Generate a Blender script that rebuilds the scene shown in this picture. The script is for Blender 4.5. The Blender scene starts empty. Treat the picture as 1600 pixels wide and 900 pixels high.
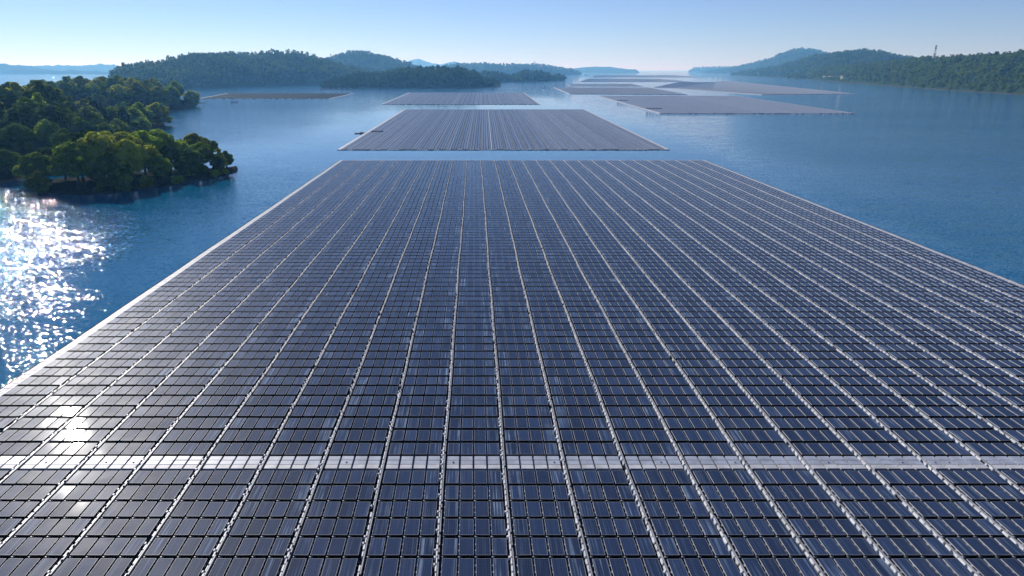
import bpy, math, random
import numpy as np

rng = np.random.default_rng(11)
random.seed(11)
scene = bpy.context.scene
col = scene.collection
R = math.radians

# ------------------------------------------------------------------ camera
H = 28.0                      # drone height above the water
FPX = 1067.0                  # focal length in pixels of the 1600 px wide photograph
CXP, CYP, HORIZON = 740.0, 450.0, 109.0
PITCH = math.atan((CYP - HORIZON) / FPX)
SP, CP = math.sin(PITCH), math.cos(PITCH)
cam_d = bpy.data.cameras.new('camera')
cam = bpy.data.objects.new('camera', cam_d)
col.objects.link(cam)
cam.location = (0, 0, H)
cam.rotation_euler = (math.pi / 2 - PITCH, 0, 0)
cam_d.sensor_width = 36.0
cam_d.lens = 36.0 * FPX / 1600.0
cam_d.shift_x = (800 - CXP) / 1600.0
cam_d.clip_start = 0.5
cam_d.clip_end = 120000
scene.camera = cam


def gp(px, py, z=0.0):
    """where the view ray through a photo pixel meets height z"""
    k = (py - CYP) / FPX
    f, d, s = CP - SP * k, SP + CP * k, (px - CXP) / FPX
    t = (H - z) / d
    return s * t, f * t


def at(px, py, Y):
    """point on the pixel's ray at distance Y"""
    k = (py - CYP) / FPX
    f, d, s = CP - SP * k, SP + CP * k, (px - CXP) / FPX
    t = Y / f
    return s * t, Y, H - d * t


def to_px(x, y, z):
    dz = z - H
    f = y * CP - dz * SP
    u = y * SP + dz * CP
    return CXP + FPX * x / f, CYP - FPX * u / f


# ------------------------------------------------------------------ materials
def new_mat(name):
    m = bpy.data.materials.new(name)
    m.use_nodes = True
    nt = m.node_tree
    b = nt.nodes['Principled BSDF']
    return m, nt, b


def N(nt, typ, **kw):
    n = nt.nodes.new(typ)
    for k, v in kw.items():
        if k in n.inputs.keys() if isinstance(k, str) else False:
            n.inputs[k].default_value = v
        else:
            setattr(n, k, v)
    return n


def math_n(nt, op, a, b=None, clamp=False):
    n = nt.nodes.new('ShaderNodeMath')
    n.operation = op
    n.use_clamp = clamp
    for i, v in enumerate((a, b)):
        if v is None:
            continue
        if isinstance(v, (int, float)):
            n.inputs[i].default_value = v
        else:
            nt.links.new(v, n.inputs[i])
    return n.outputs[0]


def mix_c(nt, fac, a, b):
    n = nt.nodes.new('ShaderNodeMix')
    n.data_type = 'RGBA'
    for i, v in ((0, fac), (6, a), (7, b)):
        if isinstance(v, (int, float)):
            n.inputs[i].default_value = v
        elif isinstance(v, tuple):
            n.inputs[i].default_value = (*v, 1)
        else:
            nt.links.new(v, n.inputs[i])
    return n.outputs[2]


def noise(nt, vec, scale, detail=2.0, rough=0.5):
    n = nt.nodes.new('ShaderNodeTexNoise')
    n.inputs['Scale'].default_value = scale
    n.inputs['Detail'].default_value = detail
    n.inputs['Roughness'].default_value = rough
    if vec is not None:
        nt.links.new(vec, n.inputs['Vector'])
    return n


def mapping(nt, vec, scale=(1, 1, 1), loc=(0, 0, 0), rot=(0, 0, 0)):
    n = nt.nodes.new('ShaderNodeMapping')
    n.inputs['Scale'].default_value = scale
    n.inputs['Location'].default_value = loc
    n.inputs['Rotation'].default_value = rot
    nt.links.new(vec, n.inputs['Vector'])
    return n.outputs[0]


def ramp(nt, fac, stops):
    n = nt.nodes.new('ShaderNodeMapRange')
    n.interpolation_type = 'SMOOTHSTEP'
    n.inputs[1].default_value, n.inputs[2].default_value = stops[0], stops[1]
    n.inputs[3].default_value, n.inputs[4].default_value = stops[2], stops[3]
    nt.links.new(fac, n.inputs[0])
    return n.outputs[0]


def world_pos(nt):
    return nt.nodes.new('ShaderNodeNewGeometry').outputs['Position']


def plain(name, colr, rough=0.6, metal=0.0, var=0.12, scale=1.5):
    m, nt, b = new_mat(name)
    nz = noise(nt, world_pos(nt), scale, 4, 0.6)
    d = tuple(max(0, c * (1 - var * 2)) for c in colr)
    l = tuple(min(1, c * (1 + var)) for c in colr)
    nt.links.new(mix_c(nt, ramp(nt, nz.outputs[0], (0.3, 0.7, 0, 1)), d, l), b.inputs['Base Color'])
    b.inputs['Roughness'].default_value = rough
    b.inputs['Metallic'].default_value = metal
    return m


# solar glass: dark blue cells, thin lighter cell lines, faint streaks along the panel: dusty, with painted sheen beside the lanes
def glass_material(name, dust_sheen_amount, dust_sheen_colour):
    m, nt, b = new_mat(name)
    uv = nt.nodes.new('ShaderNodeTexCoord').outputs['UV']
    sep = nt.nodes.new('ShaderNodeSeparateXYZ')
    nt.links.new(uv, sep.inputs[0])
    u, v = sep.outputs[0], sep.outputs[1]

    def lines(c, n, w):
        f = math_n(nt, 'FRACT', math_n(nt, 'MULTIPLY', c, n))
        d = math_n(nt, 'ABSOLUTE', math_n(nt, 'SUBTRACT', f, 0.5))
        return math_n(nt, 'GREATER_THAN', d, 0.5 - w)
    grid = math_n(nt, 'MAXIMUM', lines(u, 6.0, 0.045), lines(v, 10.0, 0.03))
    bus = math_n(nt, 'MULTIPLY', lines(u, 18.0, 0.08), 0.35)
    grid = math_n(nt, 'MAXIMUM', grid, bus)
    p = world_pos(nt)
    st = noise(nt, mapping(nt, p, (7.5, 0.16, 1)), 1.0, 2, 0.6)
    big = noise(nt, mapping(nt, p, (1, 1, 1)), 0.35, 3, 0.6)
    fl = nt.nodes.new('ShaderNodeVectorMath')          # one random value per panel
    fl.operation = 'FLOOR'
    nt.links.new(uv, fl.inputs[0])
    wn = nt.nodes.new('ShaderNodeTexWhiteNoise')
    wn.noise_dimensions = '4D'
    nt.links.new(fl.outputs[0], wn.inputs['Vector'])
    nt.links.new(nt.nodes.new('ShaderNodeObjectInfo').outputs['Random'], wn.inputs['W'])
    rand = wn.outputs['Value']
    dust_sheen = math_n(nt, 'MULTIPLY', ramp(nt, st.outputs[0], (0.45, 0.8, 0, 1)), ramp(nt, big.outputs[0], (0.3, 0.75, 0.2, 1)))
    cell = mix_c(nt, rand, (0.009, 0.017, 0.045), (0.021, 0.038, 0.092))
    dust_sheen = math_n(nt, 'MULTIPLY', dust_sheen, ramp(nt, wn.outputs['Color'], (0.0, 1.0, 0.25, 1.5)))
    c = mix_c(nt, math_n(nt, 'MULTIPLY', grid, 0.5), cell, (0.11, 0.14, 0.21))
    c = mix_c(nt, math_n(nt, 'MULTIPLY', dust_sheen, dust_sheen_amount), c, dust_sheen_colour)
    nt.links.new(c, b.inputs['Base Color'])
    b.inputs['IOR'].default_value = 1.4
    nt.links.new(ramp(nt, big.outputs[0], (0.2, 0.8, 0.40, 0.50)), b.inputs['Roughness'])
    b.inputs['Specular IOR Level'].default_value = 0.04
    b.inputs['Coat Weight'].default_value = 0.7     # clear cover glass over the textured cells
    b.inputs['Coat IOR'].default_value = 1.4
    nt.links.new(ramp(nt, big.outputs[0], (0.2, 0.8, 0.03, 0.05)), b.inputs['Coat Roughness'])
    return m


def water_material():
    m, nt, b = new_mat('lake_water')
    p = world_pos(nt)
    sep = nt.nodes.new('ShaderNodeSeparateXYZ')
    nt.links.new(p, sep.inputs[0])

    def slope(scale, stretch, seed):
        n = noise(nt, mapping(nt, p, stretch, (seed * 17.3, seed * 5.1, 0), (0, 0, R(12 * seed))), scale, 2, 0.55)
        s = nt.nodes.new('ShaderNodeVectorMath')
        s.operation = 'SUBTRACT'
        nt.links.new(n.outputs['Color'], s.inputs[0])
        s.inputs[1].default_value = (0.5, 0.5, 0.5)
        return s.outputs[0]

    def scale_v(v, k):
        n = nt.nodes.new('ShaderNodeVectorMath')
        n.operation = 'SCALE'
        nt.links.new(v, n.inputs[0])
        if isinstance(k, (int, float)):
            n.inputs['Scale'].default_value = k
        else:
            nt.links.new(k, n.inputs['Scale'])
        return n.outputs[0]

    def add_v(a, c):
        n = nt.nodes.new('ShaderNodeVectorMath')
        n.operation = 'ADD'
        nt.links.new(a, n.inputs[0])
        nt.links.new(c, n.inputs[1])
        return n.outputs[0]
    waves = add_v(add_v(scale_v(slope(2.5, (0.65, 1.3, 1), 1), 0.56), scale_v(slope(6.0, (0.7, 1.4, 1), 2), 0.66)), scale_v(slope(0.2, (0.6, 1.5, 1), 3), 0.16))
    # sheltered water between the arrays is calmer, and wind lanes lie across the open lake
    inx = math_n(nt, 'MULTIPLY', ramp(nt, sep.outputs[0], (-190, -50, 0, 1)), ramp(nt, sep.outputs[0], (70, 125, 1, 0)))
    iny = math_n(nt, 'MULTIPLY', ramp(nt, sep.outputs[1], (130, 235, 0, 1)), ramp(nt, sep.outputs[1], (700, 1000, 1, 0)))
    calm = math_n(nt, 'MULTIPLY', inx, iny)
    lanes = noise(nt, mapping(nt, p, (0.0035, 0.012, 1)), 1.0, 3, 0.5)
    wind = ramp(nt, lanes.outputs[0], (0.35, 0.62, 0.82, 1.12))
    wind = math_n(nt, 'MULTIPLY', wind, ramp(nt, sep.outputs[0], (80, 260, 1.0, 1.5)))     # windier open water on the right
    amp = math_n(nt, 'MULTIPLY', wind, math_n(nt, 'SUBTRACT', 1.0, math_n(nt, 'MULTIPLY', calm, 0.90)))
    lee = math_n(nt, 'MULTIPLY', ramp(nt, sep.outputs[0], (-66, -45, 1.0, 0.55)), 1.0)      # lee of the array: smoother water along its left edge
    lee = math_n(nt, 'MAXIMUM', lee, ramp(nt, sep.outputs[0], (70, 85, 0, 1)))
    lee = math_n(nt, 'MAXIMUM', lee, ramp(nt, sep.outputs[1], (120, 200, 0, 1)))
    sl = scale_v(waves, math_n(nt, 'MULTIPLY', amp, lee))
    fl = nt.nodes.new('ShaderNodeVectorMath')
    fl.operation = 'MULTIPLY'
    nt.links.new(sl, fl.inputs[0])
    fl.inputs[1].default_value = (1, 1, 0)
    up = nt.nodes.new('ShaderNodeCombineXYZ')
    up.inputs[2].default_value = 1.0
    nn = nt.nodes.new('ShaderNodeVectorMath')
    nn.operation = 'NORMALIZE'
    nt.links.new(add_v(fl.outputs[0], up.outputs[0]), nn.inputs[0])
    nt.links.new(nn.outputs[0], b.inputs['Normal'])
    deep = noise(nt, mapping(nt, p, (0.006, 0.006, 1)), 1.0, 2, 0.5)
    nt.links.new(mix_c(nt, deep.outputs[0], (0.000, 0.084, 0.170), (0.000, 0.104, 0.208)), b.inputs['Base Color'])
    b.inputs['Roughness'].default_value = 0.035
    b.inputs['IOR'].default_value = 1.333
    return m


def leaf_material(name, dark, light, transl=0.25):
    m, nt, b = new_mat(name)
    p = world_pos(nt)
    nz = noise(nt, p, 0.22, 3, 0.6)
    fine = noise(nt, p, 1.6, 2, 0.5)
    rnd = nt.nodes.new('ShaderNodeObjectInfo').outputs['Random']
    f = math_n(nt, 'ADD', math_n(nt, 'MULTIPLY', nz.outputs[0], 0.9), math_n(nt, 'MULTIPLY', fine.outputs[0], 0.5))
    f = math_n(nt, 'ADD', f, math_n(nt, 'MULTIPLY', math_n(nt, 'SUBTRACT', rnd, 0.5), 0.35))
    patch = noise(nt, p, 0.022, 3, 0.6)       # stands of darker and lighter trees
    f = math_n(nt, 'ADD', f, math_n(nt, 'MULTIPLY', math_n(nt, 'SUBTRACT', patch.outputs[0], 0.5), 0.9))
    c = mix_c(nt, ramp(nt, f, (0.45, 0.95, 0, 1)), dark, light)
    nt.links.new(c, b.inputs['Base Color'])
    b.inputs['Roughness'].default_value = 0.55
    b.inputs['Specular IOR Level'].default_value = 0.0
    tr = nt.nodes.new('ShaderNodeBsdfTranslucent')
    nt.links.new(c, tr.inputs['Color'])
    mx = nt.nodes.new('ShaderNodeMixShader')
    mx.inputs[0].default_value = transl
    nt.links.new(b.outputs[0], mx.inputs[1])
    nt.links.new(tr.outputs[0], mx.inputs[2])
    nt.links.new(mx.outputs[0], nt.nodes['Material Output'].inputs['Surface'])
    return m


def ground_material(name, soil, under):
    m, nt, b = new_mat(name)
    p = world_pos(nt)
    sep = nt.nodes.new('ShaderNodeSeparateXYZ')
    nt.links.new(p, sep.inputs[0])
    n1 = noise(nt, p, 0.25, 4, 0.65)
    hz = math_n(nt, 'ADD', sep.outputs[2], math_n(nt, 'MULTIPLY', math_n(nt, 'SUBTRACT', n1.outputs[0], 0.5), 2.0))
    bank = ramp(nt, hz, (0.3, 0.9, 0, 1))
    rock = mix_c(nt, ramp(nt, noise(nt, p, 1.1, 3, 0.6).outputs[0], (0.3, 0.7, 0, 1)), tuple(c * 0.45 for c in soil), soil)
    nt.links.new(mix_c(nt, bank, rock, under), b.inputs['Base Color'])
    b.inputs['Roughness'].default_value = 0.9
    b.inputs['Specular IOR Level'].default_value = 0.0
    return m


M = {
    'glass': glass_material('solar_glass', 0.34, (0.20, 0.25, 0.34)),
    'glass_sheen': glass_material('sheen_streaked_glass', 0.95, (0.26, 0.34, 0.46)),   # beside the lanes: pale reflective streaks put into the colour
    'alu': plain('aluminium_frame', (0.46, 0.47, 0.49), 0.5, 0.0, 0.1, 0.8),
    'float': plain('float_plastic', (0.016, 0.017, 0.022), 0.55, 0, 0.25, 2.0),
    'ear': plain('pale_float_plastic', (0.42, 0.42, 0.40), 0.55, 0, 0.3, 2.0),
    'white': plain('white_float', (0.72, 0.73, 0.75), 0.5, 0, 0.14, 1.2),
    'rail': plain('galvanised_rail', (0.27, 0.28, 0.31), 0.5, 0.0, 0.15, 1.0),
    'deck': plain('walkway_plate', (0.33, 0.36, 0.43), 0.5, 0.0, 0.12, 0.8),
    'edge': plain('edge_walkway_plate', (0.46, 0.46, 0.48), 0.6, 0, 0.12, 1.0),
    'black': plain('black_rubber_and_shade', (0.012, 0.012, 0.015), 0.8),  # fender rubber, also the shade painted on frame sides and near edges
    'water': water_material(),
    'leaf_dark': leaf_material('leaf_dark', (0.024, 0.052, 0.012), (0.120, 0.195, 0.026), 0.42),
    'leaf_mid': leaf_material('leaf_mid', (0.085, 0.125, 0.018), (0.310, 0.430, 0.040), 0.52),
    'leaf_yellow': leaf_material('leaf_yellow', (0.150, 0.170, 0.022), (0.480, 0.530, 0.050), 0.52),
    'leaf_far': leaf_material('leaf_far', (0.024, 0.054, 0.014), (0.140, 0.200, 0.030), 0.40),
    'bark': plain('bark', (0.065, 0.05, 0.038), 0.9, 0, 0.3, 2.5),
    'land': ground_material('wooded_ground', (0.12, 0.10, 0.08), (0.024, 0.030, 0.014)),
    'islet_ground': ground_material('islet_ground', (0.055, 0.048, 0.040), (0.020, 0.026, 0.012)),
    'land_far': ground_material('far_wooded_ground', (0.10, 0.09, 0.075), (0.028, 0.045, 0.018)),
    'clearing': plain('dry_grass', (0.13, 0.12, 0.05), 0.9, 0, 0.2, 0.1),
    'hull': plain('boat_hull', (0.10, 0.11, 0.12), 0.5),
    'paint_white': plain('white_paint', (0.78, 0.78, 0.76), 0.45),
    'paint_red': plain('red_paint', (0.26, 0.06, 0.045), 0.5),
    'steel': plain('grey_steel', (0.20, 0.21, 0.23), 0.5, 0.4),
    'timber': plain('weathered_timber', (0.17, 0.14, 0.11), 0.85),
    'panel_far': plain('weathered_panels', (0.045, 0.058, 0.045), 0.9, 0, 0.2, 0.05),
    'roof': plain('roof_tile', (0.22, 0.13, 0.10), 0.8),
}


for k_ in ('black', 'float', 'leaf_dark'):
    M[k_].node_tree.nodes['Principled BSDF'].inputs['Specular IOR Level'].default_value = 0.0
M['panel_far'].node_tree.nodes['Principled BSDF'].inputs['Specular IOR Level'].default_value = 0.05


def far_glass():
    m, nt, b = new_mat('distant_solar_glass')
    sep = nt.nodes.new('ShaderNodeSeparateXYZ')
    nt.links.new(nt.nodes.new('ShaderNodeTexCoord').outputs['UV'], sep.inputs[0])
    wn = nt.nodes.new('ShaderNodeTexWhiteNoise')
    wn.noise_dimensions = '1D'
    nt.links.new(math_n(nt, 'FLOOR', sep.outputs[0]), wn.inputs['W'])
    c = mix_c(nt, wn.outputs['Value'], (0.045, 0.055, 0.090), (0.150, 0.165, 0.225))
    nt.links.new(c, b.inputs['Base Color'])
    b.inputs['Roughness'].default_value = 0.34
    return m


M['glass_far'] = far_glass()
# ------------------------------------------------------------------ object helpers
def tag(o, label=None, cat=None, group=None, kind=None):
    if label:
        o['label'] = label
    if cat:
        o['category'] = cat
    if group:
        o['group'] = group
    if kind:
        o['kind'] = kind
    return o


def empty(name, loc=(0, 0, 0), rz=0.0):
    o = bpy.data.objects.new(name, None)
    col.objects.link(o)
    o.location = loc
    o.rotation_euler = (0, 0, rz)
    o.empty_display_size = 0.3
    return o


def mesh_np(name, verts, faces, mats, mi=None, uv=None, smooth=False):
    """faces: (n,4) array of quads or list of lists"""
    me = bpy.data.meshes.new(name)
    verts = np.asarray(verts, dtype=np.float32)
    if isinstance(faces, np.ndarray):
        nf, k = faces.shape
        me.vertices.add(len(verts))
        me.vertices.foreach_set('co', verts.ravel())
        me.loops.add(nf * k)
        me.loops.foreach_set('vertex_index', faces.astype(np.int32).ravel())
        me.polygons.add(nf)
        me.polygons.foreach_set('loop_start', np.arange(0, nf * k, k, dtype=np.int32))
        me.polygons.foreach_set('loop_total', np.full(nf, k, dtype=np.int32))
        if mi is not None:
            me.polygons.foreach_set('material_index', np.asarray(mi, dtype=np.int32))
        me.update(calc_edges=True)
        if uv is not None:
            l = me.uv_layers.new(name='UVMap')
            l.data.foreach_set('uv', np.asarray(uv, dtype=np.float32).ravel())
    else:
        me.from_pydata([tuple(map(float, v)) for v in verts], [], faces)
        if mi is not None:
            me.polygons.foreach_set('material_index', np.asarray(mi, dtype=np.int32))
    me.polygons.foreach_set('use_smooth', np.full(len(me.polygons), bool(smooth)))
    for m in mats:
        me.materials.append(m)
    me.validate()
    me.update()
    return me


def link(name, me, parent=None, loc=None):
    o = bpy.data.objects.new(name, me)
    col.objects.link(o)
    if parent is not None:
        o.parent = parent
    if loc is not None:
        o.location = loc
    return o


class MB:
    """collects boxes and tubes into one quad mesh"""
    def __init__(self):
        self.v, self.f, self.m = [], [], []

    def hexa(self, p, mi=0, bottom=True):
        """8 points: bottom 4 counter-clockwise, then top 4"""
        b = len(self.v)
        self.v += [tuple(q) for q in p]
        fs = [(4, 5, 6, 7), (0, 1, 5, 4), (1, 2, 6, 5), (2, 3, 7, 6), (3, 0, 4, 7)]
        if bottom:
            fs.append((3, 2, 1, 0))
        for q in fs:
            self.f.append([b + i for i in q])
            self.m.append(mi)

    def box(self, x0, x1, y0, y1, z0, z1, mi=0, ch=0.0):
        a = ch
        self.hexa([(x0, y0, z0), (x1, y0, z0), (x1, y1, z0), (x0, y1, z0),
                   (x0 + a, y0 + a, z1), (x1 - a, y0 + a, z1), (x1 - a, y1 - a, z1), (x0 + a, y1 - a, z1)], mi)

    def tube(self, pts, rad, n=7, mi=0):
        pts = [np.array(p, float) for p in pts]
        rings = []
        for i, p in enumerate(pts):
            t = pts[min(i + 1, len(pts) - 1)] - pts[max(i - 1, 0)]
            t /= np.linalg.norm(t) + 1e-9
            a = np.cross(t, (0.3, 0.9, 0.1) if abs(t[2]) > 0.7 else (0, 0, 1))
            a /= np.linalg.norm(a)
            c = np.cross(t, a)
            b = len(self.v)
            for k in range(n):
                w = 2 * math.pi * k / n
                self.v.append(tuple(p + rad[i] * (math.cos(w) * a + math.sin(w) * c)))
            rings.append(b)
        for i in range(len(rings) - 1):
            for k in range(n):
                k2 = (k + 1) % n
                self.f.append([rings[i] + k, rings[i] + k2, rings[i + 1] + k2, rings[i + 1] + k])
                self.m.append(mi)

    def warp(self):
        self.v = [(p[0] + drift(p[0], p[1]), p[1], p[2]) for p in self.v]
        return self

    def mesh(self, name, mats, smooth=False):
        f = np.array(self.f, dtype=np.int32)
        return mesh_np(name, np.array(self.v), f, mats, self.m, smooth=smooth)

    def build(self, name, mats, parent=None, smooth=False, loc=None):
        return link(name, self.mesh(name, mats, smooth), parent, loc)


# ------------------------------------------------------------------ water, haze, sky, sun
S = 45000.0
me = mesh_np('water', [(-S, -2000, 0), (S, -2000, 0), (S, S, 0), (-S, S, 0)], np.array([[0, 1, 2, 3]]), [M['water']])
tag(link('water', me), 'deep blue rippled lake water around the floating arrays', kind='structure')

HAZE_TOP, HAZE_D = 178.0, 1.6e-4
mb = MB()
mb.box(-S - 500, S + 500, -2500, S + 500, -6, HAZE_TOP)
hm = bpy.data.materials.new('haze')
hm.use_nodes = True
nt = hm.node_tree
nt.nodes.clear()
vo = nt.nodes.new('ShaderNodeVolumePrincipled')
vo.inputs['Color'].default_value = (0.19, 0.51, 0.94, 1)
vo.inputs['Absorption Color'].default_value = (1, 0.86, 0.05, 1)   # scattering only: thin air reads blue, thick air pale
vo.inputs['Density'].default_value = HAZE_D
vo.inputs['Anisotropy'].default_value = 0.30
nt.links.new(vo.outputs[0], nt.nodes.new('ShaderNodeOutputMaterial').inputs['Volume'])
tag(mb.build('haze', [hm]), 'pale blue haze over the lake', kind='stuff')

SUN_EL, SUN_AZ = 27.5, -34.0
sd = bpy.data.lights.new('sun', 'SUN')
sd.energy = 4.6
sd.angle = R(0.53)
sd.color = (1.0, 0.97, 0.93)
so = bpy.data.objects.new('sun', sd)
col.objects.link(so)
so.location = (-60, 90, 60)
so.rotation_euler = (R(90 - SUN_EL), 0, R(180 - SUN_AZ))

w = bpy.data.worlds.new('World')
scene.world = w
w.use_nodes = True
nt = w.node_tree
sky = nt.nodes.new('ShaderNodeTexSky')
sky.sky_type = 'NISHITA'
sky.sun_disc = False
sky.sun_elevation = R(SUN_EL)
sky.sun_rotation = R(SUN_AZ)
sky.altitude = 2500
sky.air_density = 1.0
sky.dust_density = 0.0
sky.ozone_density = 2.0
hs = nt.nodes.new('ShaderNodeHueSaturation')
hs.inputs['Saturation'].default_value = 1.0
nt.links.new(sky.outputs[0], hs.inputs['Color'])
wb = nt.nodes.new('ShaderNodeMix')          # cool white balance over the whole sky
wb.data_type = 'RGBA'
wb.blend_type = 'MULTIPLY'
wb.inputs[0].default_value = 1.0
wb.inputs[7].default_value = (0.55, 0.582, 0.77, 1)
nt.links.new(hs.outputs[0], wb.inputs[6])
nt.links.new(wb.outputs[2], nt.nodes['Background'].inputs['Color'])
nt.nodes['Background'].inputs['Strength'].default_value = 0.104

def vnoise(x, y, s, seed):
    """smooth value noise, arrays"""
    x, y = np.asarray(x, float) / s, np.asarray(y, float) / s
    xi, yi = np.floor(x).astype(int), np.floor(y).astype(int)
    fx, fy = x - xi, y - yi
    fx, fy = fx * fx * (3 - 2 * fx), fy * fy * (3 - 2 * fy)

    def hsh(a, b):
        q = np.sin(a * 127.1 + b * 311.7 + seed * 74.7) * 43758.5453
        return q - np.floor(q)
    return (hsh(xi, yi) * (1 - fx) + hsh(xi + 1, yi) * fx) * (1 - fy) + (hsh(xi, yi + 1) * (1 - fx) + hsh(xi + 1, yi + 1) * fx) * fy


# ------------------------------------------------------------------ main floating array
BLK = 0.1594 * H              # one block of four panels and its lane
LANE = 0.42
PW = (BLK - LANE) / 4         # panel pitch
PWID = PW - 0.145
X0 = (0.0824 - 10 * 0.1594) * H
NB = 26
TILT = math.tan(R(-0.5))
rows = []                     # (near y, length), front rows below the cross walkway, then the rows beyond
ROW_A, ROW_B = 0.0667 * H, 0.0717 * H
WALK0 = 1.553 * H
for i in range(-6, 6):        # six rows in front of the walkway are in view, a few more lie below the frame
    y = WALK0 - (6 - i) * ROW_A
    rows.append((y, ROW_A - 0.33))
NFRONT = len(rows)
WALK1 = 1.622 * H
y = WALK1
while y < 7.9 * H:
    rows.append((y, ROW_B - 0.42))
    y += ROW_B
YEND = y

Z0 = 0.29                     # height of the panel's far edge, a little above the near one


def drift(x, y):
    """sideways drift of the floating rows, metres"""
    return 0.03 * math.sin(y / 9.5 + x * 0.021 + 0.6) + 0.05 * math.sin(y / 27.0 - x * 0.013 + 2.1) + 0.03 * math.sin(y / 4.1 + x * 0.05)


def panel_template(L, W=PWID, ears=True):
    """verts, quads, material index (0 glass, 1 frame, 2 float), uv; origin at the middle of the near edge"""
    v, f, m, uv = [], [], [], []

    def quad(pts, mi, u=None):
        b = len(v)
        v.extend(pts)
        f.append((b, b + 1, b + 2, b + 3))
        m.append(mi)
        uv.extend(u or [(0, 0), (1, 0), (1, 1), (0, 1)])
    hw, rim, th = W / 2, 0.012, 0.06
    z = lambda yy: Z0 + (L - yy) * TILT
    P = lambda x, yy, dz=0.0: (x, yy, z(yy) + dz)
    o = [P(-hw, 0), P(hw, 0), P(hw, L), P(-hw, L)]
    i_ = [P(-hw + rim, rim), P(hw - rim, rim), P(hw - rim, L - rim), P(-hw + rim, L - rim)]
    gl = [(a, b_, c - 0.004) for a, b_, c in i_]
    quad(gl, 0)
    for k in range(4):
        k2 = (k + 1) % 4
        quad([o[k], o[k2], i_[k2], i_[k]], 1)
        lo = lambda q: (q[0], q[1], q[2] - th)
        quad([lo(o[k]), lo(o[k2]), o[k2], o[k]], 1 if k == 3 else 4)   # left side pale as sunlit, the rest black: shade put into frame colour
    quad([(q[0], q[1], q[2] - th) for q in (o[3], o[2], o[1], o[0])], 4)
    x0_, x1_, zf = -hw + 0.004, hw - 0.004, z(0) - 0.012        # black strip added for the shade under the near edge
    quad([(x0_, -0.012, zf - 0.17), (x1_, -0.012, zf - 0.17), (x1_, -0.012, zf), (x0_, -0.012, zf)], 4)
    # float: a shallow tub under the panel with two ears that link it to its neighbours
    def fbox(x0, x1, y0, y1, z0, z1, mi=3):
        c = [(x0, y0, z0), (x1, y0, z0), (x1, y1, z0), (x0, y1, z0), (x0, y0, z1), (x1, y0, z1), (x1, y1, z1), (x0, y1, z1)]
        for q in ((4, 5, 6, 7), (0, 1, 5, 4), (1, 2, 6, 5), (2, 3, 7, 6), (3, 0, 4, 7)):
            quad([c[j] for j in q], mi)
    fbox(-hw * 1.03, hw * 1.03, L * 0.02, L * 1.08, -0.1, 0.11, 2)
    for sx in (-1, 1) if ears else ():
        a, c = sorted((sx * (hw - 0.05), sx * (hw + 0.035)))
        fbox(a, c, L * 0.30, L * 0.30 + 0.13, 0.113, 0.18)
        fbox(a, c, L * 0.66, L * 0.66 + 0.13, 0.113, 0.18)
    for sx in (-0.45,) if ears else ():
        fbox(sx * W - 0.10, sx * W + 0.10, -0.09, 0.0, 0.113, 0.19)
    return np.array(v), np.array(f), np.array(m), np.array(uv)


def panel_x(b, c):
    return X0 + b * BLK + LANE / 2 + (c + 0.5) * PW


mats3 = [M['glass'], M['alu'], M['float'], M['ear'], M['black'], M['glass_sheen']]


def in_view(x0, x1, y0, y1):
    pts = [to_px(x, yy, 0.3) for x in (x0, x1) for yy in (y0, y1)]
    xs, ys = [q[0] for q in pts], [q[1] for q in pts]
    return max(xs) > 3 and min(xs) < 1597 and min(ys) < 897 and max(ys) > 0


near_rows = [6, 7, 8, 9, 10]
near, rest = [], []
for r, (y, L) in enumerate(rows):
    for b in range(NB):
        for c in range(4):
            x = panel_x(b, c)
            if r in near_rows and in_view(x - PWID / 2, x + PWID / 2, y, y + L):
                near.append((r, b, c, x, y, L))
            else:
                rest.append((x, y, L, 1 if c in (0, 3) else 0))
print('near panels', len(near), 'rest', len(rest))


def stack_panels(items, tmpl, jitter=0.0075):
    """one mesh of many panels: tmpl is (v,f,m,uv) scaled along y by L/L0"""
    v, f, m, uv = tmpl
    n = len(items)
    arr = np.array(items)
    V = np.repeat(v[None], n, 0)
    V[:, :, 1] *= arr[:, 2][:, None]
    sx, sy = rng.normal(0, jitter, (2, n))
    sx += (vnoise(arr[:, 0], arr[:, 1], 9, 3) - 0.5) * 0.010      # the platform flexes a little
    sy += (vnoise(arr[:, 0], arr[:, 1], 12, 8) - 0.5) * 0.012
    top = v[:, 2] > 0.2
    V[:, top, 2] += sx[:, None] * V[:, top, 0] + sy[:, None] * (V[:, top, 1] - 0.9)
    dr = np.array([drift(a, b) for a, b in arr[:, :2]])
    V[:, :, 0] += (arr[:, 0] + dr)[:, None]
    V[:, :, 1] += arr[:, 1][:, None]
    F = f[None] + (np.arange(n) * len(v))[:, None, None]
    UV = np.repeat(uv[None], n, 0)
    k = np.arange(n)
    UV[:, :, 0] += (k % 991)[:, None]
    UV[:, :, 1] += (k // 991)[:, None]
    MI = np.repeat(m[None], n, 0)
    MI[(m[None] == 0) & (arr[:, 3][:, None] > 0)] = 5
    return V.reshape(-1, 3), F.reshape(-1, 4), MI.ravel(), UV.reshape(-1, 2)


# template with unit length along y
LREF = ROW_B - 0.42
tv, tf, tm, tuv = panel_template(LREF, ears=False)
tv1 = tv.copy()
tv1[:, 1] /= LREF
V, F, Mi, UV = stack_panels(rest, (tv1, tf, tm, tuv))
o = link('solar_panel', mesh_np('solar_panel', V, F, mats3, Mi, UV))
tag(o, 'thousands of dark blue solar panels filling the main floating array beyond the front rows', 'solar panels', 'solar panels of the main array', 'stuff')

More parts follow.
